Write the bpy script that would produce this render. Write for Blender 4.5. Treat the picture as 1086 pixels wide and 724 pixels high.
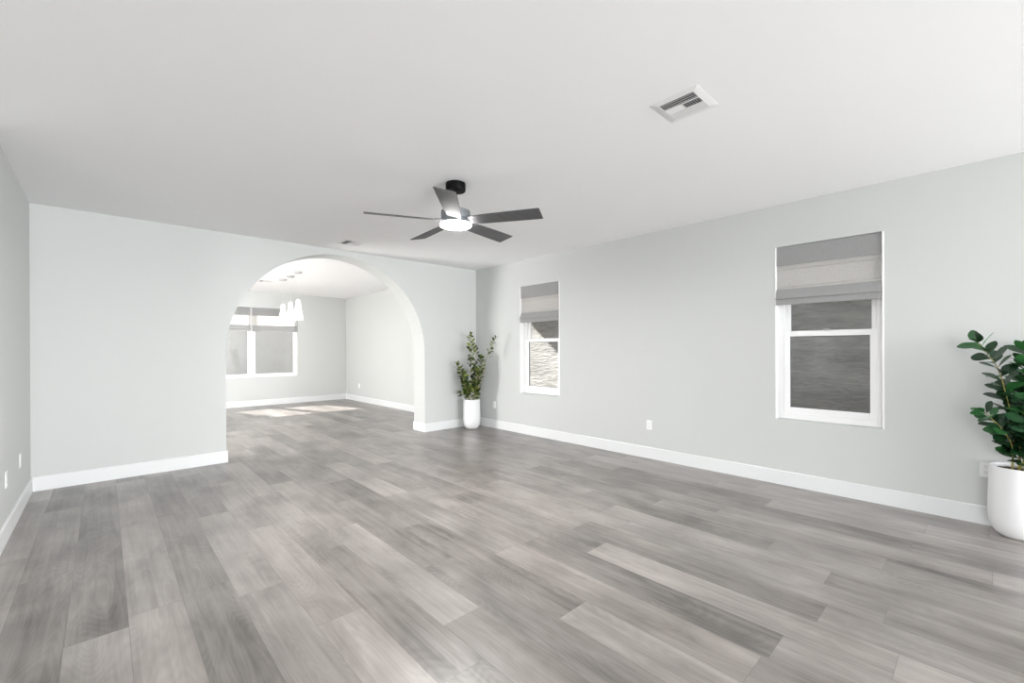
import bpy, bmesh, math, random
from mathutils import Vector, Matrix

for o in list(bpy.data.objects):
    bpy.data.objects.remove(o)
S = bpy.context.scene
COL = S.collection

# ------------------------------------------------------------------ camera
F_PX, CY, YAW, ROLL, PITCH, EYE = 465.2845, 370.8588, 0.7490, -0.0042, -0.0011, 1.3325
fw = Vector((math.sin(YAW)*math.cos(PITCH), math.cos(YAW)*math.cos(PITCH), math.sin(PITCH)))
rt = Vector((math.cos(YAW), -math.sin(YAW), 0))
up = rt.cross(fw)
rt2 = rt*math.cos(ROLL)+up*math.sin(ROLL)
up2 = -rt*math.sin(ROLL)+up*math.cos(ROLL)
cam_data = bpy.data.cameras.new('camera')
cam = bpy.data.objects.new('camera', cam_data)
COL.objects.link(cam)
m = Matrix((rt2, up2, -fw)).transposed().to_4x4()
m.translation = Vector((0, 0, EYE))
cam.matrix_world = m
cam_data.sensor_width = 36.0
cam_data.lens = F_PX/1086*36.0
cam_data.shift_y = (CY-362)/1086
cam_data.clip_start = 0.02
S.camera = cam

# ------------------------------------------------------------------ view, world, sun, large lights
S.view_settings.view_transform = 'Standard'
S.view_settings.look = 'None'
S.view_settings.gamma = 1.0
S.view_settings.use_curve_mapping = False
S.view_settings.exposure = 0.42

world = bpy.data.worlds.new('sky')
S.world = world
world.use_nodes = True
bg = world.node_tree.nodes['Background']
bg.inputs[0].default_value = (0.93, 0.96, 1.0, 1)
bg.inputs[1].default_value = 0.93

SUN_DIR = Vector((0.43, -1.25, -1.0)).normalized()
sun_data = bpy.data.lights.new('sun', 'SUN')
sun_data.energy = 15.0
sun_data.angle = math.radians(0.53)
sun_data.color = (1.0, 0.96, 0.91)
sun = bpy.data.objects.new('sun', sun_data)
sun.rotation_euler = SUN_DIR.to_track_quat('-Z', 'Y').to_euler()
sun.location = (-4, 16, 12)
COL.objects.link(sun)


def area(name, loc, direction, sx, sy, power, color=(1, 1, 1)):
    d = bpy.data.lights.new(name, 'AREA')
    d.shape = 'RECTANGLE'
    d.size, d.size_y = sx, sy
    d.energy = power
    d.color = color
    o = bpy.data.objects.new(name, d)
    o.location = loc
    o.rotation_euler = Vector(direction).to_track_quat('-Z', 'Z').to_euler()
    COL.objects.link(o)
    return o


# added fill lamps just inside unseen, made-up openings: rear, kitchen, right, dining
area('fill_rear_door', (1.6, -8.93, 1.25), (-0.12, 1, 0.5), 5.6, 2.1, 640, (0.965, 0.985, 1.0))
area('fill_kitchen_side', (-5.93, -2.6, 1.3), (1, 0.1, 0.6), 3.2, 1.9, 260, (0.965, 0.985, 1.0))
area('fill_right_side', (4.80, -5.6, 1.3), (-1, 0.7, 0.25), 2.4, 1.5, 420, (0.965, 0.985, 1.0))
area('fill_dining_side', (-1.42, 8.4, 1.35), (1, 0, 0.25), 2.8, 1.6, 275, (1.0, 0.985, 0.965))

# ------------------------------------------------------------------ dimensions
XL, XR = -0.515, 4.858
YB, YF = 6.162, 11.914
YR = -9.0
KX, KY = -6.0, 4.2
H = 2.74
WT = 0.22
ARCH_T = 0.34
AX0, AX1 = 1.065, 3.800
DXL = -1.5
BBH, BBT = 0.137, 0.014


# ------------------------------------------------------------------ node helpers
class NT:
    def __init__(self, mat):
        mat.use_nodes = True
        self.t = mat.node_tree
        self.n = self.t.nodes
        self.b = self.n.get('Principled BSDF')

    def add(self, kind, **kw):
        nd = self.n.new(kind)
        for k, v in kw.items():
            setattr(nd, k, v)
        return nd

    def link(self, a, b):
        self.t.links.new(a, b)

    def put(self, sock, v):
        if hasattr(v, 'is_output') or hasattr(v, 'links'):
            self.link(v, sock)
        else:
            sock.default_value = v

    def math(self, op, a, b=None, c=None):
        nd = self.add('ShaderNodeMath', operation=op)
        self.put(nd.inputs[0], a)
        if b is not None:
            self.put(nd.inputs[1], b)
        if c is not None:
            self.put(nd.inputs[2], c)
        return nd.outputs[0]

    def coord(self):
        return self.add('ShaderNodeTexCoord').outputs['Object']

    def geo(self):
        return self.add('ShaderNodeNewGeometry').outputs['Position']

    def noise(self, vec, scale, detail=3, rough=0.5, dist=0.0, dim='3D'):
        nd = self.add('ShaderNodeTexNoise', noise_dimensions=dim)
        self.link(vec, nd.inputs['Vector'])
        nd.inputs['Scale'].default_value = scale
        nd.inputs['Detail'].default_value = detail
        nd.inputs['Roughness'].default_value = rough
        nd.inputs['Distortion'].default_value = dist
        return nd.outputs['Fac']

    def mapv(self, vec, scale=(1, 1, 1), loc=(0, 0, 0), rot=(0, 0, 0)):
        nd = self.add('ShaderNodeMapping')
        self.link(vec, nd.inputs[0])
        nd.inputs['Scale'].default_value = scale
        nd.inputs['Location'].default_value = loc
        nd.inputs['Rotation'].default_value = rot
        return nd.outputs[0]

    def ramp(self, fac, stops):
        nd = self.add('ShaderNodeValToRGB')
        self.link(fac, nd.inputs[0])
        e = nd.color_ramp.elements
        while len(e) < len(stops):
            e.new(0.5)
        for i, (p, c) in enumerate(stops):
            e[i].position = p
            e[i].color = (*c, 1) if len(c) == 3 else c
        return nd.outputs[0]

    def mix(self, fac, a, b, mode='MIX'):
        nd = self.add('ShaderNodeMix', data_type='RGBA', blend_type=mode)
        self.put(nd.inputs[0], fac)
        for s, v in ((nd.inputs[6], a), (nd.inputs[7], b)):
            if hasattr(v, 'links'):
                self.link(v, s)
            else:
                s.default_value = (*v, 1)
        return nd.outputs[2]

    def bump(self, height, strength=0.2, dist=0.01):
        nd = self.add('ShaderNodeBump')
        self.link(height, nd.inputs['Height'])
        nd.inputs['Strength'].default_value = strength
        nd.inputs['Distance'].default_value = dist
        self.link(nd.outputs[0], self.b.inputs['Normal'])


def mat(name, color, rough=0.5, metal=0.0, spec=0.5):
    mt = bpy.data.materials.new(name)
    nt = NT(mt)
    nt.b.inputs['Base Color'].default_value = (*color, 1)
    nt.b.inputs['Roughness'].default_value = rough
    nt.b.inputs['Metallic'].default_value = metal
    nt.b.inputs['Specular IOR Level'].default_value = spec
    return mt, nt


def paint(name, color, rough=0.6, tex=0.05, scale=160, spec=0.3):
    mt, nt = mat(name, color, rough, 0, spec)
    c = nt.geo()
    n = nt.noise(c, scale, 2)
    n2 = nt.noise(c, 1.3, 2)
    k = 0.985
    nt.link(nt.mix(n2, tuple(v*k for v in color), color), nt.b.inputs['Base Color'])
    nt.bump(n, tex, 0.002)
    return mt


M = {}
M['wall'] = paint('wall_paint', (0.580, 0.592, 0.583), 0.62, 0.06)
M['ceiling'] = paint('ceiling_paint', (0.91, 0.91, 0.915), 0.8, 0.08, 90)
M['trim'] = paint('trim_paint', (0.74, 0.75, 0.755), 0.38, 0.02, 60, 0.45)
M['vinyl'], _ = mat('window_vinyl', (0.86, 0.86, 0.86), 0.35)
M['plate'], _ = mat('outlet_plastic', (0.84, 0.84, 0.83), 0.3)
M['slot'], _ = mat('outlet_slot', (0.06, 0.06, 0.06), 0.6)
M['vent'], _ = mat('vent_enamel', (0.80, 0.80, 0.80), 0.4)
M['duct_shade'], _ = mat('duct_shade_dark', (0.10, 0.10, 0.105), 0.8)  # dark colour stands in for the shade inside the vent
M['black'], _ = mat('fan_black', (0.002, 0.002, 0.002), 0.5, 0, 0.12)
M['gasket'], _ = mat('window_gasket', (0.10, 0.10, 0.10), 0.6)


def m_floor():
    mt, nt = mat('plank_floor', (0.3, 0.28, 0.27), 0.3)
    pos = nt.geo()
    sep = nt.add('ShaderNodeSeparateXYZ')
    nt.link(pos, sep.inputs[0])
    x, y = sep.outputs[0], sep.outputs[1]
    PW, PL = 0.2225, 1.52
    u = nt.math('DIVIDE', nt.math('SUBTRACT', x, 0.083), PW)
    row = nt.math('FLOOR', u)
    fu = nt.math('FRACT', u)
    wn = nt.add('ShaderNodeTexWhiteNoise', noise_dimensions='1D')
    nt.link(row, wn.inputs['W'])
    v = nt.math('ADD', nt.math('DIVIDE', y, PL), nt.math('MULTIPLY', wn.outputs['Value'], 7.0))
    colm = nt.math('FLOOR', v)
    fv = nt.math('FRACT', v)
    cb = nt.add('ShaderNodeCombineXYZ')
    nt.link(row, cb.inputs[0])
    nt.link(colm, cb.inputs[1])
    wn2 = nt.add('ShaderNodeTexWhiteNoise', noise_dimensions='3D')
    nt.link(cb.outputs[0], wn2.inputs['Vector'])
    pid = wn2.outputs['Value']
    idv = nt.add('ShaderNodeVectorMath', operation='SCALE')
    nt.link(wn2.outputs['Color'], idv.inputs[0])
    idv.inputs['Scale'].default_value = 40
    sh = nt.add('ShaderNodeVectorMath', operation='ADD')
    nt.link(pos, sh.inputs[0])
    nt.link(idv.outputs[0], sh.inputs[1])
    g = sh.outputs[0]
    cloud = nt.noise(nt.mapv(g, (3.2, 1.5, 1)), 1.3, 3, 0.55, 0.3)
    streak = nt.noise(nt.mapv(g, (30, 1.1, 1)), 1.0, 4, 0.6, 0.4)
    fine = nt.noise(nt.mapv(g, (170, 5, 1)), 1.0, 2, 0.6)
    # cathedral grain: contour lines of a stretched noise field
    fld = nt.noise(nt.mapv(g, (5.0, 0.9, 1)), 1.0, 1, 0.4, 0.15)
    rings = nt.math('ABSOLUTE', nt.math('SUBTRACT', nt.math('FRACT', nt.math('MULTIPLY', fld, 34.0)), 0.5))
    rings = nt.math('MULTIPLY', rings, 2.0)
    tone = nt.math('ADD', nt.math('MULTIPLY', pid, 0.34),
                   nt.math('ADD', nt.math('MULTIPLY', cloud, 0.85), nt.math('MULTIPLY', streak, 0.62)))
    tone = nt.math('SUBTRACT', tone, 0.40)
    tone = nt.math('ADD', tone, nt.math('MULTIPLY', nt.math('SUBTRACT', fine, 0.5), 0.14))
    tone = nt.math('ADD', tone, nt.math('MULTIPLY', nt.math('SUBTRACT', rings, 0.5), 0.07))
    colr = nt.ramp(tone, [(0.12, (0.066, 0.058, 0.053)), (0.42, (0.180, 0.163, 0.152)),
                          (0.74, (0.298, 0.274, 0.258)), (1.0, (0.42, 0.39, 0.37))])
    warm = nt.mix(nt.math('MULTIPLY', wn2.outputs['Color'], 0.5), colr, (1.03, 0.985, 0.965), 'MULTIPLY')
    # seams
    eu = nt.math('MULTIPLY', nt.math('MINIMUM', fu, nt.math('SUBTRACT', 1.0, fu)), PW)
    ev = nt.math('MULTIPLY', nt.math('MINIMUM', fv, nt.math('SUBTRACT', 1.0, fv)), PL)
    e = nt.math('MINIMUM', eu, ev)
    seam = nt.math('LESS_THAN', e, 0.0014)
    col2 = nt.mix(nt.math('MULTIPLY', seam, 0.55), warm, (0.10, 0.09, 0.085))
    nt.link(col2, nt.b.inputs['Base Color'])
    rr = nt.math('ADD', 0.28, nt.math('MULTIPLY', streak, 0.05))
    nt.link(rr, nt.b.inputs['Roughness'])
    nt.b.inputs['Specular IOR Level'].default_value = 1.0
    bev = nt.math('MINIMUM', nt.math('DIVIDE', e, 0.004), 1.0)
    hgt = nt.math('ADD', nt.math('MULTIPLY', bev, 0.35), nt.math('ADD', nt.math('MULTIPLY', fine, 0.25), nt.math('MULTIPLY', rings, 0.12)))
    nt.bump(hgt, 0.2, 0.0012)
    return mt


M['floor'] = m_floor()


def m_glass():
    mt = bpy.data.materials.new('window_glass')
    nt = NT(mt)
    nt.n.remove(nt.b)
    out = nt.n['Material Output']
    tr = nt.add('ShaderNodeBsdfTransparent')
    tr.inputs[0].default_value = (0.93, 0.94, 0.94, 1)
    gl = nt.add('ShaderNodeBsdfGlossy')
    gl.inputs['Roughness'].default_value = 0.0
    ge = nt.add('ShaderNodeNewGeometry')
    dt = nt.add('ShaderNodeVectorMath', operation='DOT_PRODUCT')
    nt.link(ge.outputs['Normal'], dt.inputs[0])
    nt.link(ge.outputs['Incoming'], dt.inputs[1])
    gr = nt.math('POWER', nt.math('SUBTRACT', 1.0, nt.math('ABSOLUTE', dt.outputs['Value'])), 5.0)
    fr = nt.math('ADD', 0.04, nt.math('MULTIPLY', gr, 0.9))
    mx = nt.add('ShaderNodeMixShader')
    nt.link(fr, mx.inputs[0])
    nt.link(tr.outputs[0], mx.inputs[1])
    nt.link(gl.outputs[0], mx.inputs[2])
    nt.link(mx.outputs[0], out.inputs[0])
    return mt


M['glass'] = m_glass()


def m_fabric(name, color, trans):
    mt = bpy.data.materials.new(name)
    nt = NT(mt)
    nt.n.remove(nt.b)
    out = nt.n['Material Output']
    pos = nt.geo()
    w1 = nt.noise(nt.mapv(pos, (60, 60, 700)), 1.0, 2)
    w2 = nt.noise(nt.mapv(pos, (500, 500, 50)), 1.0, 2)
    w = nt.math('MULTIPLY', nt.math('ADD', w1, w2), 0.5)
    c = nt.ramp(w, [(0.3, tuple(v*0.82 for v in color)), (0.7, tuple(min(1, v*1.14) for v in color))])
    df = nt.add('ShaderNodeBsdfDiffuse')
    tl = nt.add('ShaderNodeBsdfTranslucent')
    nt.link(c, df.inputs[0])
    nt.link(c, tl.inputs[0])
    mx = nt.add('ShaderNodeMixShader')
    mx.inputs[0].default_value = trans
    nt.link(df.outputs[0], mx.inputs[1])
    nt.link(tl.outputs[0], mx.inputs[2])
    nt.link(mx.outputs[0], out.inputs[0])
    return mt


M['fabric'] = m_fabric('shade_linen', (0.80, 0.79, 0.775), 0.6)
M['fabric_thick'] = m_fabric('shade_linen_lined', (0.50, 0.50, 0.50), 0.40)


def m_stucco(name, color, sx, strength, var=0.14):
    mt, nt = mat(name, color, 0.9, 0, 0.1)
    pos = nt.geo()
    a = nt.noise(nt.mapv(pos, sx), 1.0, 4, 0.55, 0.6)
    b = nt.noise(nt.mapv(pos, tuple(v*0.22 for v in sx)), 1.0, 3, 0.5)
    c = nt.ramp(nt.math('ADD', nt.math('MULTIPLY', a, 0.5), nt.math('MULTIPLY', b, 0.5)),
                [(0.35, tuple(v*(1-var) for v in color)), (0.65, tuple(v*(1+var) for v in color))])
    nt.link(c, nt.b.inputs['Base Color'])
    nt.bump(a, strength, 0.05)
    return mt


M['stucco'] = m_stucco('neighbour_stucco', (0.47, 0.463, 0.452), (8, 6, 26), 0.6, 0.22)  # strong tone ripple also paints relief shading where the bump stays weak
M['fence'] = m_stucco('far_stucco', (0.385, 0.39, 0.40), (9, 9, 9), 0.2, 0.05)
M['gravel'] = m_stucco('gravel_ground', (0.42, 0.39, 0.36), (40, 40, 40), 0.5)
M['siding'] = m_stucco('house_stucco', (0.5, 0.48, 0.45), (20, 20, 20), 0.3)
M['roofing'] = m_stucco('roof_tile', (0.25, 0.2, 0.18), (10, 30, 10), 0.4)

M['blade'], nt = mat('fan_blade_graphite', (0.115, 0.115, 0.12), 0.57, 0.35)
n_ = nt.noise(nt.mapv(nt.coord(), (4, 90, 20)), 1.0, 3)
nt.link(nt.ramp(n_, [(0.3, (0.10, 0.10, 0.103)), (0.7, (0.135, 0.135, 0.14))]), nt.b.inputs['Base Color'])
M['motor'], _ = mat('fan_motor_graphite', (0.22, 0.235, 0.25), 0.42, 0.5)

M['lens'], nt = mat('fan_light_lens', (0.9, 0.9, 0.9), 0.4)
nt.b.inputs['Emission Color'].default_value = (1.0, 0.985, 0.96, 1)
nt.b.inputs['Emission Strength'].default_value = 400.0
M['lens_rim'], nt = mat('fan_light_rim', (0.9, 0.9, 0.9), 0.4)
nt.b.inputs['Emission Color'].default_value = (1.0, 0.985, 0.96, 1)
nt.b.inputs['Emission Strength'].default_value = 40.0
M['bulb'], nt = mat('pendant_bulb', (0.9, 0.9, 0.9), 0.4)
nt.b.inputs['Emission Color'].default_value = (1.0, 0.95, 0.88, 1)
nt.b.inputs['Emission Strength'].default_value = 18.0
M['opal'], nt = mat('pendant_opal_glass', (0.93, 0.92, 0.90), 0.25)
nt.b.inputs['Transmission Weight'].default_value = 0.55
nt.b.inputs['Emission Color'].default_value = (1.0, 0.97, 0.93, 1)
nt.b.inputs['Emission Strength'].default_value = 0.55
M['nickel'], _ = mat('brushed_nickel', (0.55, 0.54, 0.53), 0.35, 0.9)

M['pot'], nt = mat('pot_matte_white', (0.77, 0.77, 0.775), 0.45)
nt.bump(nt.noise(nt.coord(), 60, 3), 0.05, 0.003)
M['soil'], nt = mat('potting_soil', (0.05, 0.035, 0.025), 0.95)
sn = nt.noise(nt.coord(), 70, 3)
nt.link(nt.ramp(sn, [(0.35, (0.03, 0.02, 0.014)), (0.7, (0.13, 0.085, 0.055))]), nt.b.inputs['Base Color'])
nt.bump(sn, 0.8, 0.02)
M['stem'], nt = mat('plant_stem', (0.28, 0.26, 0.08), 0.6)
nt.link(nt.ramp(nt.noise(nt.coord(), 14, 2), [(0.35, (0.17, 0.17, 0.05)), (0.7, (0.42, 0.36, 0.10))]),
        nt.b.inputs['Base Color'])


def m_leaf(name, dark, light):
    mt, nt = mat(name, dark, 0.36)
    at = nt.add('ShaderNodeAttribute', attribute_name='tone')
    nt.link(nt.ramp(at.outputs['Fac'], [(0.0, dark), (1.0, light)]), nt.b.inputs['Base Color'])
    return mt


M['leaf'] = m_leaf('leaf_olive_green', (0.024, 0.050, 0.010), (0.24, 0.29, 0.06))
M['leaf2'] = m_leaf('leaf_deep_green', (0.006, 0.032, 0.011), (0.04, 0.18, 0.045))


# ------------------------------------------------------------------ mesh helpers
def obj(name, bm, material, parent=None, smooth=False, bevel=0.0, seg=2, angle=35):
    me = bpy.data.meshes.new(name)
    bmesh.ops.recalc_face_normals(bm, faces=bm.faces)
    bm.to_mesh(me)
    bm.free()
    o = bpy.data.objects.new(name, me)
    COL.objects.link(o)
    me.materials.append(material)
    if parent:
        o.parent = parent
    if bevel:
        b = o.modifiers.new('bevel', 'BEVEL')
        b.width, b.segments, b.limit_method = bevel, seg, 'ANGLE'
        b.harden_normals = False
    if smooth:
        for p in me.polygons:
            p.use_smooth = True
        me.set_sharp_from_angle(angle=math.radians(angle))
    return o


def box(bm, x0, x1, y0, y1, z0, z1):
    vs = [bm.verts.new((x, y, z)) for x in (x0, x1) for y in (y0, y1) for z in (z0, z1)]
    for f in ((0, 1, 3, 2), (4, 6, 7, 5), (0, 4, 5, 1), (2, 3, 7, 6), (0, 2, 6, 4), (1, 5, 7, 3)):
        bm.faces.new([vs[i] for i in f])
    return bm


def B(*a):
    bm = bmesh.new()
    return box(bm, *a)


def lathe(bm, prof, seg=48, c=(0, 0, 0)):
    rings = []
    for r, z in prof:
        if r < 1e-6:
            rings.append([bm.verts.new((c[0], c[1], c[2]+z))])
        else:
            rings.append([bm.verts.new((c[0]+r*math.cos(2*math.pi*i/seg), c[1]+r*math.sin(2*math.pi*i/seg), c[2]+z))
                          for i in range(seg)])
    for a, b in zip(rings, rings[1:]):
        for i in range(seg):
            j = (i+1) % seg
            if len(a) == 1 and len(b) == 1:
                continue
            if len(a) == 1:
                bm.faces.new((a[0], b[i], b[j]))
            elif len(b) == 1:
                bm.faces.new((a[i], a[j], b[0]))
            else:
                bm.faces.new((a[i], a[j], b[j], b[i]))
    return bm


def tube(bm, pts, radii, seg=8):
    rings = []
    n = len(pts)
    ref = Vector((0.3, 0.9, 0.1)).normalized()
    for i, p in enumerate(pts):
        t = (pts[min(i+1, n-1)]-pts[max(i-1, 0)]).normalized()
        a = t.cross(ref).normalized()
        b = t.cross(a)
        rings.append([bm.verts.new(p+(a*math.cos(2*math.pi*k/seg)+b*math.sin(2*math.pi*k/seg))*radii[i]) for k in range(seg)])
    for a, b in zip(rings, rings[1:]):
        for k in range(seg):
            bm.faces.new((a[k], a[(k+1) % seg], b[(k+1) % seg], b[k]))
    bm.faces.new(rings[0])
    bm.faces.new(rings[-1])
    return bm


def sweep(bm, prof, a0, a1, axis):
    """closed profile of (depth, z) swept along axis 'x' or 'y' from a0 to a1"""
    def P(d, a, z):
        return (d, a, z) if axis == 'y' else (a, d, z)
    r0 = [bm.verts.new(P(d, a0, z)) for d, z in prof]
    r1 = [bm.verts.new(P(d, a1, z)) for d, z in prof]
    n = len(prof)
    for i in range(n):
        j = (i+1) % n
        bm.faces.new((r0[i], r0[j], r1[j], r1[i]))
    bm.faces.new(r0)
    bm.faces.new(r1[::-1])
    return bm


def slab_path(path, t):
    """closed profile: an open path of (d,z) given thickness t towards +d"""
    return list(path)+[(d+t, z) for d, z in reversed(path)]


def structure(o):
    o['kind'] = 'structure'
    return o


def thing(name, loc, label, cat, group=None, rz=0.0):
    o = bpy.data.objects.new(name, None)
    o.empty_display_size = 0.1
    o.location = loc
    o.rotation_euler = (0, 0, rz)
    COL.objects.link(o)
    o['label'] = label
    o['category'] = cat
    if group:
        o['group'] = group
    return o


def holed(bm, plane, d0, d1, a0, a1, z0, z1, holes):
    """wall of thickness d0..d1 spanning a0..a1 with rectangular holes (ha0,ha1,hz0,hz1)"""
    As = sorted({a0, a1, *[h[0] for h in holes], *[h[1] for h in holes]})
    Zs = sorted({z0, z1, *[h[2] for h in holes], *[h[3] for h in holes]})

    def solid(i, j):
        if i < 0 or j < 0 or i >= len(As)-1 or j >= len(Zs)-1:
            return False
        am, zm = (As[i]+As[i+1])/2, (Zs[j]+Zs[j+1])/2
        return not any(h[0] < am < h[1] and h[2] < zm < h[3] for h in holes)
    cache = {}

    def V(d, i, j):
        k = (d, i, j)
        if k not in cache:
            a, z = As[i], Zs[j]
            cache[k] = bm.verts.new((d, a, z) if plane == 'x' else (a, d, z))
        return cache[k]
    for i in range(len(As)-1):
        for j in range(len(Zs)-1):
            if not solid(i, j):
                continue
            for d in (d0, d1):
                bm.faces.new((V(d, i, j), V(d, i+1, j), V(d, i+1, j+1), V(d, i, j+1)))
            if not solid(i-1, j):
                bm.faces.new((V(d0, i, j), V(d1, i, j), V(d1, i, j+1), V(d0, i, j+1)))
            if not solid(i+1, j):
                bm.faces.new((V(d0, i+1, j), V(d1, i+1, j), V(d1, i+1, j+1), V(d0, i+1, j+1)))
            if not solid(i, j-1):
                bm.faces.new((V(d0, i, j), V(d1, i, j), V(d1, i+1, j), V(d0, i+1, j)))
            if not solid(i, j+1):
                bm.faces.new((V(d0, i, j+1), V(d1, i, j+1), V(d1, i+1, j+1), V(d0, i+1, j+1)))
    return bm


# ------------------------------------------------------------------ shell
W_BIG = (0.577, 1.405, 0.64, 2.325)
W_SMALL = (4.205, 5.035, 0.64, 2.325)
W_FAR = (1.60, 3.622, 0.68, 2.36)
W_LEFT = (3.02, 3.50, 0.85, 1.60)
W_ADDED_KIT = (-4.3, 1.9, 0.3, 2.3)  # added opening, goes with the kitchen fill lamp
W_ADDED_SIDE = (-6.9, -4.3, 0.5, 2.3)  # added opening behind the camera, goes with the right fill lamp
W_ADDED_DIN = (6.95, 9.85, 0.5, 2.2)  # added opening out of view, goes with the dining fill lamp
ADDED_DOOR = (-1.3, 4.5, 0.0, 2.35)  # added rear opening, goes with the rear fill lamp

structure(obj('floor', B(KX-0.1, XR+WT, YR-0.1, YF+0.17, -0.12, 0.0), M['floor']))
structure(obj('ceiling', B(KX-0.1, XR+WT, YR-0.1, YF+0.17, H, H+0.15), M['ceiling']))
structure(obj('wall_right', holed(bmesh.new(), 'x', XR, XR+WT, YR-0.1, YF+0.17, 0, H, [W_BIG, W_SMALL, W_ADDED_SIDE]), M['wall']))
structure(obj('wall_left', holed(bmesh.new(), 'x', XL-0.15, XL, KY, YB, 0, H, []), M['wall']))
structure(obj('wall_far', holed(bmesh.new(), 'y', YF, YF+0.17, DXL-0.1, XR, 0, H, [W_FAR]), M['wall']))
structure(obj('wall_rear', holed(bmesh.new(), 'y', YR-0.1, YR, KX, XR, 0, H, [ADDED_DOOR]), M['wall']))
structure(obj('wall_kitchen_left', holed(bmesh.new(), 'x', KX-0.1, KX, YR-0.1, KY+0.15, 0, H, [W_ADDED_KIT, W_LEFT]), M['wall']))
structure(obj('wall_kitchen_back', B(KX, XL-0.15, KY, KY+0.15, 0, H), M['wall']))
structure(obj('wall_dining_left', holed(bmesh.new(), 'x', DXL-0.1, DXL, YB+ARCH_T, YF, 0, H, [W_ADDED_DIN]), M['wall']))

# back wall with the round arch
bm = bmesh.new()
ac, ar = (AX0+AX1)/2, (AX1-AX0)/2
zs = 1.295
outline = [(DXL-0.1, 0), (AX0, 0)]
NA = 96
outline += [(ac-ar*math.cos(math.pi*i/NA), zs+ar*math.sin(math.pi*i/NA)) for i in range(NA+1)]
outline += [(AX1, 0), (XR, 0), (XR, H), (DXL-0.1, H)]
VB = {}


def vb(x, d, z):
    k = (round(x, 5), d, round(z, 5))
    if k not in VB:
        VB[k] = bm.verts.new((x, d, z))
    return VB[k]


XA, XZ_ = DXL-0.1, XR
arch = outline[1:-3]                       # opening's edge from left foot to right foot
for d in (YB, YB+ARCH_T):
    bm.faces.new([vb(XA, d, 0), vb(AX0, d, 0), vb(AX0, d, zs), vb(XA, d, zs)])
    bm.faces.new([vb(XA, d, zs), vb(AX0, d, zs), vb(AX0, d, H), vb(XA, d, H)])
    bm.faces.new([vb(AX1, d, 0), vb(XZ_, d, 0), vb(XZ_, d, zs), vb(AX1, d, zs)])
    bm.faces.new([vb(AX1, d, zs), vb(XZ_, d, zs), vb(XZ_, d, H), vb(AX1, d, H)])
    for (xa, za), (xb, zb_) in zip(arch[1:-1], arch[2:-1]):
        bm.faces.new([vb(xa, d, za), vb(xb, d, zb_), vb(xb, d, H), vb(xa, d, H)])
for (xa, za), (xb, zb_) in zip(arch, arch[1:]):
    bm.faces.new([vb(xa, YB, za), vb(xb, YB, zb_), vb(xb, YB+ARCH_T, zb_), vb(xa, YB+ARCH_T, za)])
for xe in (XA, XZ_):
    bm.faces.new([vb(xe, YB, 0), vb(xe, YB, zs), vb(xe, YB, H), vb(xe, YB+ARCH_T, H), vb(xe, YB+ARCH_T, zs), vb(xe, YB+ARCH_T, 0)])
structure(obj('wall_back', bm, M['wall'], smooth=True, angle=30))


# baseboards (small eased top)
def bb_prof(d, s, h=BBH, t=BBT):
    return [(d, 0), (d+s*t, 0), (d+s*t, h-0.008), (d+s*(t-0.004), h-0.002), (d+s*(t-0.007), h), (d, h)]


def baseboard(name, runs):
    bm = bmesh.new()
    for axis, d, s, a0, a1 in runs:
        sweep(bm, bb_prof(d, s), a0, a1, axis)
    structure(obj(name, bm, M['trim']))


baseboard('baseboard_right', [('y', XR, -1, YR, YB)])
baseboard('baseboard_left', [('y', XL, 1, KY, YB-BBT)])
baseboard('baseboard_back', [('x', YB, -1, XL, AX0+BBT), ('y', AX0, 1, YB-BBT*0.0, YB+ARCH_T),
                             ('x', YB, -1, AX1-BBT, XR-BBT), ('y', AX1, -1, YB, YB+ARCH_T)])
baseboard('baseboard_dining', [('x', YB+ARCH_T, 1, DXL, AX0+BBT), ('x', YB+ARCH_T, 1, AX1-BBT, XR-BBT),
                               ('y', XR, -1, YB+ARCH_T, YF), ('x', YF, -1, DXL, XR-BBT), ('y', DXL, 1, YB+ARCH_T+BBT, YF-BBT)])


# ------------------------------------------------------------------ windows
def frame_bars(bm, plane, d0, d1, a0, a1, z0, z1, w, wb=None, wt=None):
    wb = w if wb is None else wb
    wt = w if wt is None else wt

    def bx(A0, A1, Z0, Z1):
        if plane == 'x':
            box(bm, d0, d1, A0, A1, Z0, Z1)
        else:
            box(bm, A0, A1, d0, d1, Z0, Z1)
    bx(a0, a0+w, z0, z1)
    bx(a1-w, a1, z0, z1)
    bx(a0+w, a1-w, z0, z0+wb)
    bx(a0+w, a1-w, z1-wt, z1)
    return bm


def pane_bm(plane, d, a0, a1, z0, z1, t=0.004):
    if plane == 'x':
        return B(d, d+t, a0, a1, z0, z1)
    return B(a0, a1, d, d+t, z0, z1)


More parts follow.
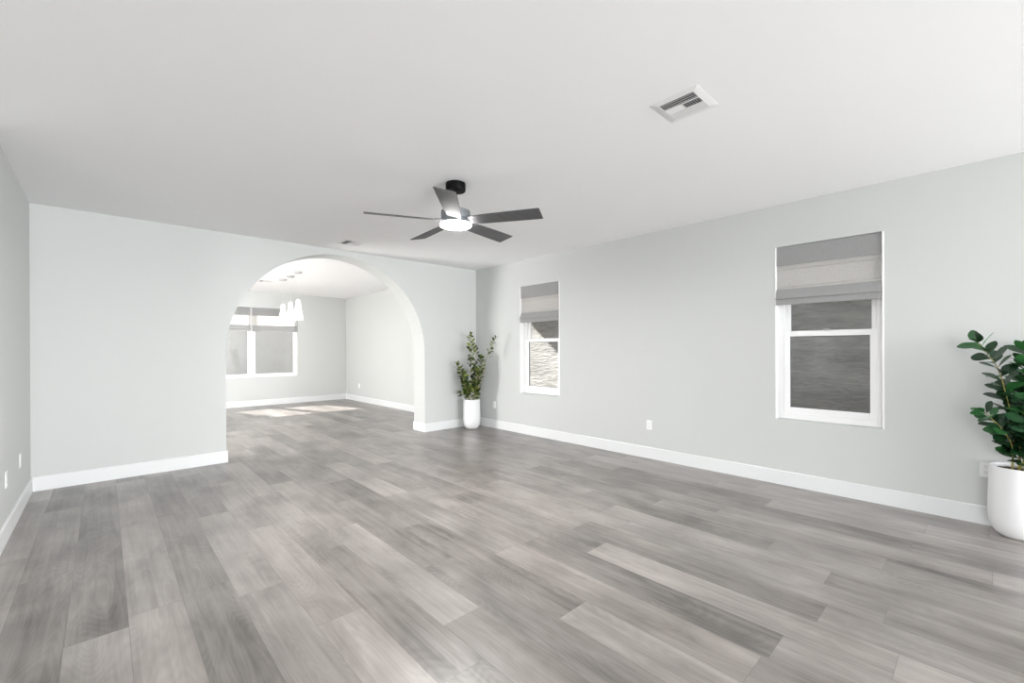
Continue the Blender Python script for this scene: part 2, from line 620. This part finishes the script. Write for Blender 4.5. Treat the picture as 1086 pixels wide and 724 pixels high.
def hung_window(name, hole):
    a0, a1, z0, z1 = hole
    d = XR+0.075
    root = structure(obj(name, frame_bars(bmesh.new(), 'x', d, d+0.10, a0, a1, z0, z1, 0.055, 0.06, 0.055), M['vinyl'], bevel=0.003))
    bd = B(XR-0.003, d, a0, a0+0.014, z0, z1)
    box(bd, XR-0.003, d, a1-0.010, a1, z0, z1)
    obj('side_bead', bd, M['vinyl'], root, bevel=0.002)
    # lower sash nearer the room, upper sash behind it
    lo = (a0+0.055, a1-0.055, z0+0.06, 1.497)
    hi = (a0+0.055, a1-0.055, 1.462, z1-0.055)
    s = obj('lower_sash', frame_bars(bmesh.new(), 'x', d+0.008, d+0.042, *lo, 0.052, 0.055, 0.05), M['vinyl'], root, bevel=0.003)
    obj('pane', pane_bm('x', d+0.024, lo[0]+0.05, lo[1]-0.05, lo[2]+0.053, lo[3]-0.048), M['glass'], s)
    g = frame_bars(bmesh.new(), 'x', d+0.018, d+0.022, lo[0]+0.051, lo[1]-0.051, lo[2]+0.054, lo[3]-0.049, 0.006)
    obj('glazing_bead', g, M['gasket'], s)
    lk = B(d-0.008, d+0.014, (a0+a1)/2-0.03, (a0+a1)/2+0.03, 1.497, 1.508)
    box(lk, d-0.012, d+0.004, (a0+a1)/2-0.008, (a0+a1)/2+0.03, 1.508, 1.516)
    obj('sash_lock', lk, M['nickel'], s, bevel=0.002)
    s = obj('upper_sash', frame_bars(bmesh.new(), 'x', d+0.050, d+0.084, *hi, 0.045, 0.04, 0.045), M['vinyl'], root, bevel=0.003)
    obj('pane', pane_bm('x', d+0.066, hi[0]+0.043, hi[1]-0.043, hi[2]+0.038, hi[3]-0.043), M['glass'], s)
    return root


hung_window('window_1', W_BIG)
hung_window('window_2', W_SMALL)
hung_window('added_window_7', W_ADDED_SIDE)  # unseen window behind the camera, added to bring light from the right

# wide two-part window of the dining room
a0, a1, z0, z1 = W_FAR
d = YF+0.06
bm = frame_bars(bmesh.new(), 'y', d, d+0.09, a0, a1, z0, z1, 0.05, 0.04, 0.05)
box(bm, 2.555, 2.63, d, d+0.09, z0+0.04, z1-0.05)
wf = structure(obj('window_3', bm, M['vinyl'], bevel=0.003))
for p0, p1 in ((a0+0.05, 2.555), (2.63, a1-0.05)):
    s = obj('sash', frame_bars(bmesh.new(), 'y', d+0.02, d+0.06, p0, p1, z0+0.04, z1-0.05, 0.05, 0.05, 0.05), M['vinyl'], wf, bevel=0.003)
    obj('pane', pane_bm('y', d+0.04, p0+0.048, p1-0.048, z0+0.088, z1-0.098), M['glass'], s)
    g = frame_bars(bmesh.new(), 'y', d+0.034, d+0.038, p0+0.049, p1-0.049, z0+0.089, z1-0.099, 0.008)
    obj('glazing_bead', g, M['gasket'], s)

# small paned kitchen window, mirrored in the glass opposite
a0, a1, z0, z1 = W_LEFT
bm = frame_bars(bmesh.new(), 'x', KX-0.08, KX-0.02, a0, a1, z0, z1, 0.03)
for k in (1, 2, 3):
    box(bm, KX-0.065, KX-0.035, a0+0.03, a1-0.03, z0+k*(z1-z0)/4-0.008, z0+k*(z1-z0)/4+0.008)
box(bm, KX-0.065, KX-0.035, (a0+a1)/2-0.008, (a0+a1)/2+0.008, z0+0.03, z1-0.03)
wl = structure(obj('window_4', bm, M['vinyl']))
obj('pane', pane_bm('x', KX-0.052, a0+0.03, a1-0.03, z0+0.03, z1-0.03), M['glass'], wl)
# wide kitchen window, unseen and added to light the room
a0, a1, z0, z1 = W_ADDED_KIT
bm = frame_bars(bmesh.new(), 'x', KX-0.09, KX-0.02, a0, a1, z0, z1, 0.06)
for k in (1, 2):
    box(bm, KX-0.09, KX-0.02, a0+k*(a1-a0)/3-0.03, a0+k*(a1-a0)/3+0.03, z0+0.06, z1-0.06)
wl = structure(obj('added_window_6', bm, M['vinyl']))
for k in range(3):
    e0 = a0+0.058 if k == 0 else a0+k*(a1-a0)/3+0.028
    e1 = a1-0.058 if k == 2 else a0+(k+1)*(a1-a0)/3-0.028
    obj('pane', pane_bm('x', KX-0.06, e0, e1, z0+0.058, z1-0.058), M['glass'], wl)
# dining room side window out of view, added to brighten the far room
a0, a1, z0, z1 = W_ADDED_DIN
wl = structure(obj('added_window_5', frame_bars(bmesh.new(), 'x', DXL-0.09, DXL-0.02, a0, a1, z0, z1, 0.06), M['vinyl']))
obj('pane', pane_bm('x', DXL-0.06, a0+0.058, a1-0.058, z0+0.058, z1-0.058), M['glass'], wl)
# made-up sliding door behind the camera, added for the rear fill light
a0, a1, z0, z1 = ADDED_DOOR
bm = frame_bars(bmesh.new(), 'y', YR-0.09, YR-0.02, a0, a1, z0, z1, 0.07)
box(bm, 1.86, 1.94, YR-0.09, YR-0.02, z0+0.07, z1-0.07)
wl = structure(obj('added_door_1', bm, M['vinyl']))
obj('pane', pane_bm('y', YR-0.06, a0+0.068, 1.862, z0+0.068, z1-0.068), M['glass'], wl)
obj('pane', pane_bm('y', YR-0.06, 1.938, a1-0.068, z0+0.068, z1-0.068), M['glass'], wl)


# ------------------------------------------------------------------ outdoors
structure(obj('ground', B(-30, 30, -30, 45, -0.4, -0.14), M['gravel']))
structure(obj('wall_neighbor_side', B(7.2, 7.5, -14, 16, -0.3, 5.5), M['stucco']))
structure(obj('wall_neighbor_far', B(-8, 5.5, 15.2, 15.45, -0.3, 2.55), M['fence']))
structure(obj('wall_upper_storey', B(-6, XR+WT, -9.1, YF+0.17, H+0.16, 6.12), M['siding']))
structure(obj('roof', B(-6.4, 5.41, -9.6, 12.48, 6.2, 6.45), M['roofing']))


# ------------------------------------------------------------------ roman shades
def roman_shade(plane, d, s, a0, a1, ztop, label, zb=1.753):
    """shade whose face lies at depth d, room side towards sign s"""
    if plane == 'x':
        loc = (d, (a0+a1)/2, ztop)
    else:
        loc = ((a0+a1)/2, d, ztop)
    root = thing('roman_shade', loc, label, 'window shade', 'grey linen roman shades')
    hw = (a1-a0)/2
    ax = 'y' if plane == 'x' else 'x'

    def part(name, prof, w, mtl, parent=root):
        bm = bmesh.new()
        sweep(bm, [(s*u, z-ztop) for u, z in prof], -w, w, ax)
        return obj(name, bm, mtl, parent)
    zv = ztop-0.182
    part('headrail', [(-0.045, ztop-0.002), (-0.008, ztop-0.002), (-0.008, ztop-0.045), (-0.045, ztop-0.045)], hw-0.006, M['vinyl'])
    part('valance', slab_path([(0.0, ztop), (0.001, ztop-0.09), (0.003, zv)], -0.005), hw, M['fabric_thick'])
    t = -0.003
    # flat upper field with a stitched tuck, then the second tuck above the folds
    p1 = [(-0.012, ztop-0.03), (-0.010, zv-0.02), (-0.009, zv-0.036), (-0.003, zv-0.040), (-0.011, zv-0.046),
          (-0.010, zv-0.14), (-0.008, zv-0.200), (0.000, zv-0.206), (-0.008, zv-0.214), (-0.004, zv-0.235)]
    part('fabric_panel', slab_path(p1, t), hw-0.003, M['fabric'])
    zf = zv-0.232
    p2 = slab_path([(-0.001, zf), (0.008, zf-0.02), (0.024, zf-0.055), (0.034, zf-0.085), (0.036, zf-0.094), (0.030, zf-0.099), (0.016, zf-0.099)], -0.003)
    part('fold', p2, hw, M['fabric_thick'])
    p3 = slab_path([(0.018, zf-0.096), (0.024, zf-0.101), (0.026, zf-0.12), (0.026, zb+0.004), (0.022, zb)], -0.004)
    part('hem', p3, hw-0.002, M['fabric_thick'])
    return root


roman_shade('x', XR+0.012, -1, W_BIG[0]+0.017, W_BIG[1]-0.011, 2.322, 'grey linen roman shade on the right wall window nearest the large pot')
roman_shade('x', XR+0.012, -1, W_SMALL[0]+0.018, W_SMALL[1]-0.014, 2.322, 'grey linen roman shade on the right wall window beside the corner plant')
roman_shade('y', YF+0.012, -1, 2.60, 3.605, 2.352, 'right roman shade of the pair beyond the arch, behind the pendants', 1.79)
roman_shade('y', YF+0.012, -1, 1.615, 2.555, 2.352, 'left roman shade of the pair beyond the arch, cut off by the arch edge', 1.79)


# ------------------------------------------------------------------ ceiling fan
FX, FY = 2.19, 3.05
fan = thing('ceiling_fan', (FX, FY, H), 'black and graphite five-blade ceiling fan with a glowing round light', 'ceiling fan')
bm = lathe(bmesh.new(), [(0, 0), (0.083, 0), (0.084, -0.004), (0.084, -0.058), (0.081, -0.064), (0.03, -0.066), (0, -0.066)], 64)
obj('canopy', bm, M['black'], fan, smooth=True)
bm = lathe(bmesh.new(), [(0, -0.066), (0.013, -0.066), (0.013, -0.235), (0, -0.235)], 20)
lathe(bm, [(0, -0.064), (0.022, -0.066), (0.020, -0.085), (0.013, -0.088), (0, -0.088)], 24)
obj('downrod', bm, M['black'], fan, smooth=True)
bm = lathe(bmesh.new(), [(0, -0.222), (0.022, -0.222), (0.024, -0.230), (0.112, -0.231), (0.121, -0.236), (0.123, -0.245),
                         (0.123, -0.300), (0.1215, -0.302), (0.1215, -0.306), (0.123, -0.308), (0.126, -0.338), (0.128, -0.344), (0, -0.344)], 64)
obj('motor_housing', bm, M['motor'], fan, smooth=True)
bm = lathe(bmesh.new(), [(0.118, -0.3635), (0.10, -0.365), (0, -0.366)], 64)
lens = obj('light_lens', bm, M['lens'], fan, smooth=True)
bm = lathe(bmesh.new(), [(0.128, -0.3445), (0.1315, -0.346), (0.132, -0.355), (0.128, -0.361), (0.118, -0.3633)], 64)
obj('lens_rim', bm, M['lens_rim'], fan, smooth=True)
ZBL = 2.42-H
for k in range(5):
    ang = math.radians(12.514+72*k)
    r = Vector((math.cos(ang), math.sin(ang), 0))
    t = Vector((-math.sin(ang), math.cos(ang), 0))
    pit = -0.232
    tv = t*math.cos(pit)+Vector((0, 0, math.sin(pit)))
    nv = r.cross(tv)
    bm = bmesh.new()
    sta = [(0.118, 0.050), (0.16, 0.062), (0.25, 0.070), (0.45, 0.076), (0.65, 0.080), (0.738, 0.081), (0.741, 0.079)]
    rings = []
    for rad, w in sta:
        c = r*rad+Vector((0, 0, ZBL))
        th = 0.0035
        ring = []
        for s in (-1, -0.97, 0.97, 1):
            ring.append(c+tv*(w*s)+nv*(th if abs(s) < 1 else th*0.3))
        for s in (1, 0.97, -0.97, -1):
            ring.append(c+tv*(w*s)-nv*(th if abs(s) < 1 else th*0.3))
        rings.append([bm.verts.new(p) for p in ring])
    for a, b in zip(rings, rings[1:]):
        for i in range(8):
            bm.faces.new((a[i], a[(i+1) % 8], b[(i+1) % 8], b[i]))
    bm.faces.new(rings[0])
    bm.faces.new(rings[-1])
    bl = obj('blade', bm, M['blade'], fan)
    bm = bmesh.new()
    c0, c1 = r*0.10+Vector((0, 0, ZBL)), r*0.175+Vector((0, 0, ZBL))
    vs = []
    for c, w in ((c0, 0.03), (c1, 0.024)):
        for s in (-1, 1):
            for q in (-1, 1):
                vs.append(bm.verts.new(c+tv*(w*s)+nv*(0.006*q+0.004)))
    for f in ((0, 1, 3, 2), (4, 6, 7, 5), (0, 4, 5, 1), (2, 3, 7, 6), (0, 2, 6, 4), (1, 5, 7, 3)):
        bm.faces.new([vs[i] for i in f])
    obj('blade_bracket', bm, M['motor'], bl)


# ------------------------------------------------------------------ ceiling registers
def register(x, y, w, label, rz=0.0):
    root = thing('ceiling_vent', (x, y, H), label, 'ceiling vent', 'white ceiling registers', rz)
    h = w/2
    i = h-0.042
    bm = bmesh.new()
    # sloped face flange
    for sgn_axis in range(4):
        a = sgn_axis*math.pi/2
        ca, sa = math.cos(a), math.sin(a)

        def R(u, v, z):
            return bm.verts.new((u*ca-v*sa, u*sa+v*ca, z))
        pts = [(h, 0), (h, -0.0006), (h-0.018, -0.0035), (i+0.002, -0.0055), (i, -0.0055), (i, 0)]
        q0 = [R(u, -u, z) for u, z in pts]
        q1 = [R(u, u, z) for u, z in pts]
        for k in range(len(pts)-1):
            bm.faces.new((q0[k], q0[k+1], q1[k+1], q1[k]))
    # two cross bars between the three louvre banks
    for bxx in (-0.030, 0.034):
        box(bm, bxx-0.004, bxx+0.004, -i, i, -0.0065, -0.003)
    box(bm, -0.030, 0.034, -0.003, 0.003, -0.0065, -0.003)
    obj('frame', bm, M['vent'], root)
    obj('duct_shade_sheet', B(-i, i, -i, i, -0.0025, -0.001), M['duct_shade'], root)  # dark sheet painted as the shaded cavity, no hole is cut

    def slat(c, along, tilt, wv=0.0058):
        """thin slat centred at c (x,y), running along 'x' or 'y' with half length in c[2]"""
        bm = bmesh.new()
        cx, cy, hl = c
        du, dz = wv*math.cos(tilt), wv*math.sin(tilt)
        prof = [(-du, -dz-0.0005), (du, dz-0.0005), (du, dz+0.0005), (-du, -dz+0.0005)]
        if along == 'y':
            sweep(bm, [(cx+u, -0.0052+z) for u, z in prof], cy-hl, cy+hl, 'y')
        else:
            sweep(bm, [(cy+u, -0.0052+z) for u, z in prof], cx-hl, cx+hl, 'x')
        obj('slat', bm, M['vent'], root)
    xa = (-i+(-0.034))/2
    hw = (-0.034+i)/2
    for q in (-0.62, 0.0, 0.62):
        slat((xa+q*hw, 0, i), 'y', 0.42, 0.0072)
    xb = (0.038+i)/2
    hw2 = (i-0.038)/2
    for q in (-0.6, 0.0, 0.6):
        slat((xb+q*hw2, 0, i), 'y', -0.35)
    nsl = 7
    for k in range(nsl):
        yy = 0.003+(k+0.5)*(i-0.003)/nsl
        slat((0.002, yy, 0.028), 'x', -0.35)
        slat((0.002, -yy, 0.028), 'x', 0.85, 0.0046)
    return root


register(2.462, 1.180, 0.285, 'white square ceiling register near the right window, its louvres clearly visible')
register(2.385, 5.650, 0.30, 'small white ceiling register just above the arch, left of the fan')
register(2.40, 9.95, 0.28, 'faint ceiling register in the room beyond the arch, left of the pendant canopies')


# ------------------------------------------------------------------ outlets
def outlet(loc, rz, label, group='white wall outlets'):
    """cover plate facing local -y"""
    root = thing('wall_outlet', loc, label, 'outlet', group, rz)
    obj('cover_plate', B(-0.036, 0.036, -0.006, 0, -0.058, 0.058), M['plate'], root, bevel=0.003)
    for z in (-0.021, 0.021):
        f = obj('receptacle', B(-0.017, 0.017, -0.008, -0.005, z-0.015, z+0.015), M['plate'], root, bevel=0.002)
        bm = bmesh.new()
        for xx, hh in ((-0.006, 0.005), (0.006, 0.004)):
            box(bm, xx-0.001, xx+0.001, -0.0086, -0.0078, z+0.001-hh+0.003, z+0.001+hh+0.001)
        box(bm, -0.002, 0.002, -0.0086, -0.0078, z-0.011, z-0.007)
        obj('slot', bm, M['slot'], f)
    return root


RQ = -math.pi/2
outlet((XR, 2.775, 0.406), RQ, 'white outlet low on the right wall between the two windows')
outlet((XR, 5.668, 0.394), RQ, 'white outlet on the right wall beside the corner plant pot')
outlet((XR, -0.010, 0.415), RQ, 'white outlet partly hidden behind the large pot at right')
outlet((XL, 5.437, 0.430), -RQ, 'white outlet on left wall, the one closer to the corner')
outlet((XL, 4.725, 0.424), -RQ, 'white outlet on left wall, the one at the picture edge')
outlet((XR, 11.07, 0.40), RQ, 'white outlet on the right wall of the room beyond the arch')


# ------------------------------------------------------------------ pendants in the far room
def pendant(x, y, label):
    root = thing('pendant_light', (x, y, H), label, 'pendant light', 'row of three pendants in the far room')
    obj('canopy', lathe(bmesh.new(), [(0, 0), (0.066, 0), (0.068, -0.006), (0.066, -0.028), (0.02, -0.034), (0, -0.034)], 32), M['nickel'], root, smooth=True)
    obj('cord', lathe(bmesh.new(), [(0, -0.03), (0.0012, -0.03), (0.0012, -0.50), (0, -0.50)], 8), M['plate'], root, smooth=True)
    obj('socket', lathe(bmesh.new(), [(0, -0.49), (0.016, -0.49), (0.02, -0.50), (0.02, -0.55), (0, -0.55)], 20), M['nickel'], root, smooth=True)
    prof = [(0.020, -0.50), (0.030, -0.508), (0.036, -0.54), (0.044, -0.62), (0.062, -0.72), (0.078, -0.80), (0.084, -0.86)]
    inner = [(r-0.004, z) for r, z in reversed(prof)]
    obj('glass_shade', lathe(bmesh.new(), prof+inner, 32), M['opal'], root, smooth=True)
    obj('bulb', lathe(bmesh.new(), [(0, -0.55), (0.012, -0.55), (0.014, -0.57), (0.028, -0.62), (0.03, -0.65), (0.02, -0.68), (0, -0.69)], 20), M['bulb'], root, smooth=True)


pendant(2.549, 8.365, 'nearest of three lit glass pendants beyond the arch, farthest right of the row')
pendant(2.588, 8.937, 'middle of three lit glass pendants beyond the arch')
pendant(2.598, 9.449, 'farthest of three lit glass pendants beyond the arch, leftmost of the row')


# ------------------------------------------------------------------ potted plants
def catmull(pts, n):
    out = []
    P = [pts[0]*2-pts[1]]+list(pts)+[pts[-1]*2-pts[-2]]
    for i in range(1, len(P)-2):
        for k in range(n):
            t = k/n
            a, b, c, d = P[i-1], P[i], P[i+1], P[i+2]
            out.append(0.5*((2*b)+(c-a)*t+(2*a-5*b+4*c-d)*t*t+(3*b-a-3*c+d)*t**3))
    out.append(pts[-1])
    return out


def leaf(bm, tone, base, d, nrm, L, Wd, tv, rng):
    d = d.normalized()
    side = d.cross(nrm).normalized()
    nrm = side.cross(d).normalized()
    prof = [(0.0, 0.03), (0.10, 0.10), (0.25, 0.28), (0.42, 0.43), (0.60, 0.50), (0.76, 0.45), (0.89, 0.29), (0.97, 0.12), (1.0, 0.0)]
    droop = rng.uniform(0.05, 0.28)
    cup = rng.uniform(0.08, 0.22)
    mid, lf, rg = [], [], []
    for t, w in prof:
        c = base+d*(L*t)-nrm*(droop*L*t*t)
        mid.append(bm.verts.new(c))
        e = nrm*(cup*w*Wd)
        if w > 0:
            lf.append(bm.verts.new(c+side*(w*Wd)+e))
            rg.append(bm.verts.new(c-side*(w*Wd)+e))
        else:
            lf.append(mid[-1])
            rg.append(mid[-1])
    for i in range(len(prof)-1):
        for ed in (lf, rg):
            if ed[i+1] is mid[i+1]:
                f = bm.faces.new((mid[i], mid[i+1], ed[i]))
            else:
                f = bm.faces.new((mid[i], mid[i+1], ed[i+1], ed[i]))
            for lp in f.loops:
                lp[tone] = (tv, tv, tv, 1)


GAP = 0.60


def potted_plant(loc, label, stems, leaf_mat, seed, Ls, xmax, ymax, pot_r=0.146, pot_h=0.495, stem_r=0.0045):
    rng = random.Random(seed)
    root = thing('potted_plant', loc, label, 'plant')
    R = pot_r
    prof = [(0, 0.004), (R*0.40, 0.0), (R*0.55, 0.004), (R*0.72, 0.020), (R*0.86, 0.050), (R*0.95, 0.092), (R*0.99, 0.14), (R, 0.19),
            (R*0.985, 0.30), (R*0.96, 0.42), (R*0.945, pot_h-0.006), (R*0.93, pot_h), (R*0.89, pot_h-0.002), (R*0.875, pot_h-0.012),
            (R*0.87, pot_h-0.05), (0, pot_h-0.06)]
    obj('pot', lathe(bmesh.new(), prof, 64), M['pot'], root, smooth=True, angle=60)
    bm = bmesh.new()
    for ring in range(1):
        lathe(bm, [(R*0.872, pot_h-0.034), (R*0.6, pot_h-0.026), (R*0.3, pot_h-0.020), (0, pot_h-0.022)], 40)
    for v in bm.verts:
        v.co.z += rng.uniform(-0.004, 0.006)
    obj('soil', bm, M['soil'], root, smooth=True)
    bml = bmesh.new()
    tone = bml.loops.layers.color.new('tone')
    O = Vector(loc)
    for st in stems:
        pts, start, gap, scl = st
        path = catmull([Vector(p) for p in pts], 7)

        def clampv(p):
            g = O+p
            if g.x > xmax:
                p.x -= g.x-xmax
            if g.y > ymax:
                p.y -= g.y-ymax
            return p
        path = [clampv(p) for p in path]
        nn = len(path)
        rad = [stem_r*(1.15-0.7*i/(nn-1)) for i in range(nn)]
        obj('stem', tube(bmesh.new(), path, rad, 7), M['stem'], root, smooth=True, angle=70)
        # leaves in alternating opposite pairs
        acc, dist = 0.0, 0.0
        az = rng.uniform(0, 6.28)
        total = sum((path[i+1]-path[i]).length for i in range(nn-1))
        nxt = total*start*0.6
        for i in range(nn-1):
            sl = (path[i+1]-path[i]).length
            while nxt <= dist+sl:
                p = path[i].lerp(path[i+1], (nxt-dist)/sl)
                tg = (path[i+1]-path[i]).normalized()
                a = tg.cross(Vector((0.13, 0.31, 0.2))).normalized()
                b = tg.cross(a)
                frac = nxt/total
                for side in (0, math.pi):
                    if rng.random() < 0.08:
                        continue
                    aa = az+side+rng.uniform(-0.35, 0.35)
                    out = a*math.cos(aa)+b*math.sin(aa)
                    lift = rng.uniform(0.15, 0.75)+0.35*frac
                    dr = (out+tg*lift+Vector((0, 0, 0.1))).normalized()
                    L = Ls*scl*rng.uniform(0.78, 1.12)*(1.0-0.18*frac)
                    nv = (tg*0.6+Vector((0, 0, 0.35))-out*0.2+Vector((rng.uniform(-.9, .5), rng.uniform(-.9, .5), rng.uniform(-.3, .4))))
                    tip = O+p+dr*L
                    if tip.x > xmax+0.015:
                        dr.x -= (tip.x-xmax)/L*1.15
                    if tip.y > ymax+0.015:
                        dr.y -= (tip.y-ymax)/L*1.15
                    leaf(bml, tone, p+out*0.004, dr, nv, L, L*rng.uniform(0.58, 0.74), rng.uniform(0, 1)**1.3, rng)
                az += 1.35+rng.uniform(-0.25, 0.25)
                nxt += gap*GAP*rng.uniform(0.8, 1.2)
            dist += sl
        # terminal pair
        tg = (path[-1]-path[-3]).normalized()
        for q in range(3):
            dr = (tg+Vector((rng.uniform(-.8, .8), rng.uniform(-.8, .8), rng.uniform(-.1, .5)))).normalized()
            tip = O+path[-1]+dr*Ls*0.7
            if tip.x > xmax:
                dr.x = -abs(dr.x)
            if tip.y > ymax:
                dr.y = -abs(dr.y)
            leaf(bml, tone, path[-1], dr, Vector((rng.uniform(-.5, .5), rng.uniform(-.5, .5), 1)), Ls*scl*0.72, Ls*scl*0.42, rng.uniform(0.2, 1), rng)
    fo = obj('foliage', bml, leaf_mat, root, smooth=True, angle=80)
    return root


def px_stem(cx, cz_y, scale, pts):
    """stem points as (px, py, depth towards viewer in m) -> local coordinates around the pot centre"""
    out = []
    for x, y, dp in pts:
        lat = (x-cx)*scale
        z = EYE+(CY-y)*scale
        out.append((rt.x*lat-fw.x*dp, rt.y*lat-fw.y*dp, z))
    return out


sc1 = 7.40/F_PX
c1 = 500.5
P1 = [
    (px_stem(c1, 0, sc1, [(500.5, 424, 0), (500.5, 405, 0.03), (499.5, 385, 0.02), (500, 370, 0), (500.5, 356, 0.02)]), 0.30, 0.062, 1.0),
    (px_stem(c1, 0, sc1, [(499, 424, 0.02), (495, 407, 0.05), (491, 396, 0.08), (487, 387, 0.10)]), 0.25, 0.046, 1.0),
    (px_stem(c1, 0, sc1, [(502, 424, 0), (507, 405, 0.02), (510, 393, 0.05), (511, 380, 0.08)]), 0.22, 0.048, 1.0),
    (px_stem(c1, 0, sc1, [(503, 424, 0.02), (511, 402, 0.10), (515, 386, 0.18), (519.5, 374, 0.24), (526.5, 360, 0.28)]), 1.16, 0.085, 0.85),
    (px_stem(c1, 0, sc1, [(501.5, 424, -0.02), (503.5, 405, -0.02), (505, 385, 0.0), (504.5, 370, 0.0)]), 0.20, 0.055, 1.0),
    (px_stem(c1, 0, sc1, [(499, 424, 0.03), (496, 413, 0.08), (493, 404, 0.13), (494, 396, 0.15)]), 0.15, 0.045, 0.95),
    (px_stem(c1, 0, sc1, [(502, 424, 0.03), (505, 413, 0.08), (507, 401, 0.12), (506, 392, 0.14)]), 0.15, 0.045, 0.95),
    (px_stem(c1, 0, sc1, [(498, 424, 0), (494, 419, 0.04), (489, 417, 0.07)]), 0.35, 0.06, 0.9),
]
potted_plant((4.539, 5.884, 0), 'leafy green plant in a tall white pot in the far corner by the arch', P1, M['leaf'], 7, 0.108,
             XR-0.02, YB-0.02)

PX2, PY2 = 4.690, -0.160
d2 = PX2*fw.x+PY2*fw.y
c2 = 543+F_PX*(PX2*rt.x+PY2*rt.y)/d2
sc2 = d2/F_PX
P2 = [
    (px_stem(c2, 0, sc2, [(c2-6, 500, 0), (1068, 455, 0.04), (1058, 425, 0.06), (1045, 393, 0.08), (1033, 377, 0.08), (1024, 366, 0.08)]), 0.30, 0.055, 1.1),
    (px_stem(c2, 0, sc2, [(c2-9, 500, 0.02), (1064, 473, 0.05), (1051, 456, 0.07), (1040, 446, 0.08), (1031, 438, 0.08)]), 0.28, 0.045, 0.9),
    (px_stem(c2, 0, sc2, [(c2-3, 500, 0.02), (1073, 450, 0.06), (1069, 415, 0.10), (1066, 388, 0.12)]), 0.18, 0.048, 1.1),
    (px_stem(c2, 0, sc2, [(c2+1, 500, 0.03), (1083, 450, 0.12), (1085, 410, 0.20), (1080, 385, 0.24)]), 0.18, 0.048, 1.1),
    (px_stem(c2, 0, sc2, [(c2+4, 500, 0.03), (1092, 450, 0.10), (1098, 410, 0.18), (1100, 372, 0.20)]), 0.18, 0.05, 1.1),
    (px_stem(c2, 0, sc2, [(c2-5, 500, 0.04), (1070, 470, 0.12), (1062, 446, 0.16), (1060, 425, 0.16)]), 0.18, 0.046, 1.0),
    (px_stem(c2, 0, sc2, [(c2+5, 500, 0.06), (1090, 465, 0.18), (1092, 432, 0.25)]), 0.15, 0.046, 1.0),
    (px_stem(c2, 0, sc2, [(c2-4, 500, 0.06), (1076, 475, 0.14), (1074, 458, 0.20)]), 0.25, 0.046, 0.9),
    (px_stem(c2, 0, sc2, [(c2+2, 500, 0.0), (1080, 440, 0.02), (1078, 405, 0.05), (1074, 376, 0.08)]), 0.35, 0.05, 1.1),
]
potted_plant((PX2, PY2, 0), 'large dark green plant in a white pot cut off by the right picture edge', P2, M['leaf2'], 21, 0.125,
             XR-0.02, YB)
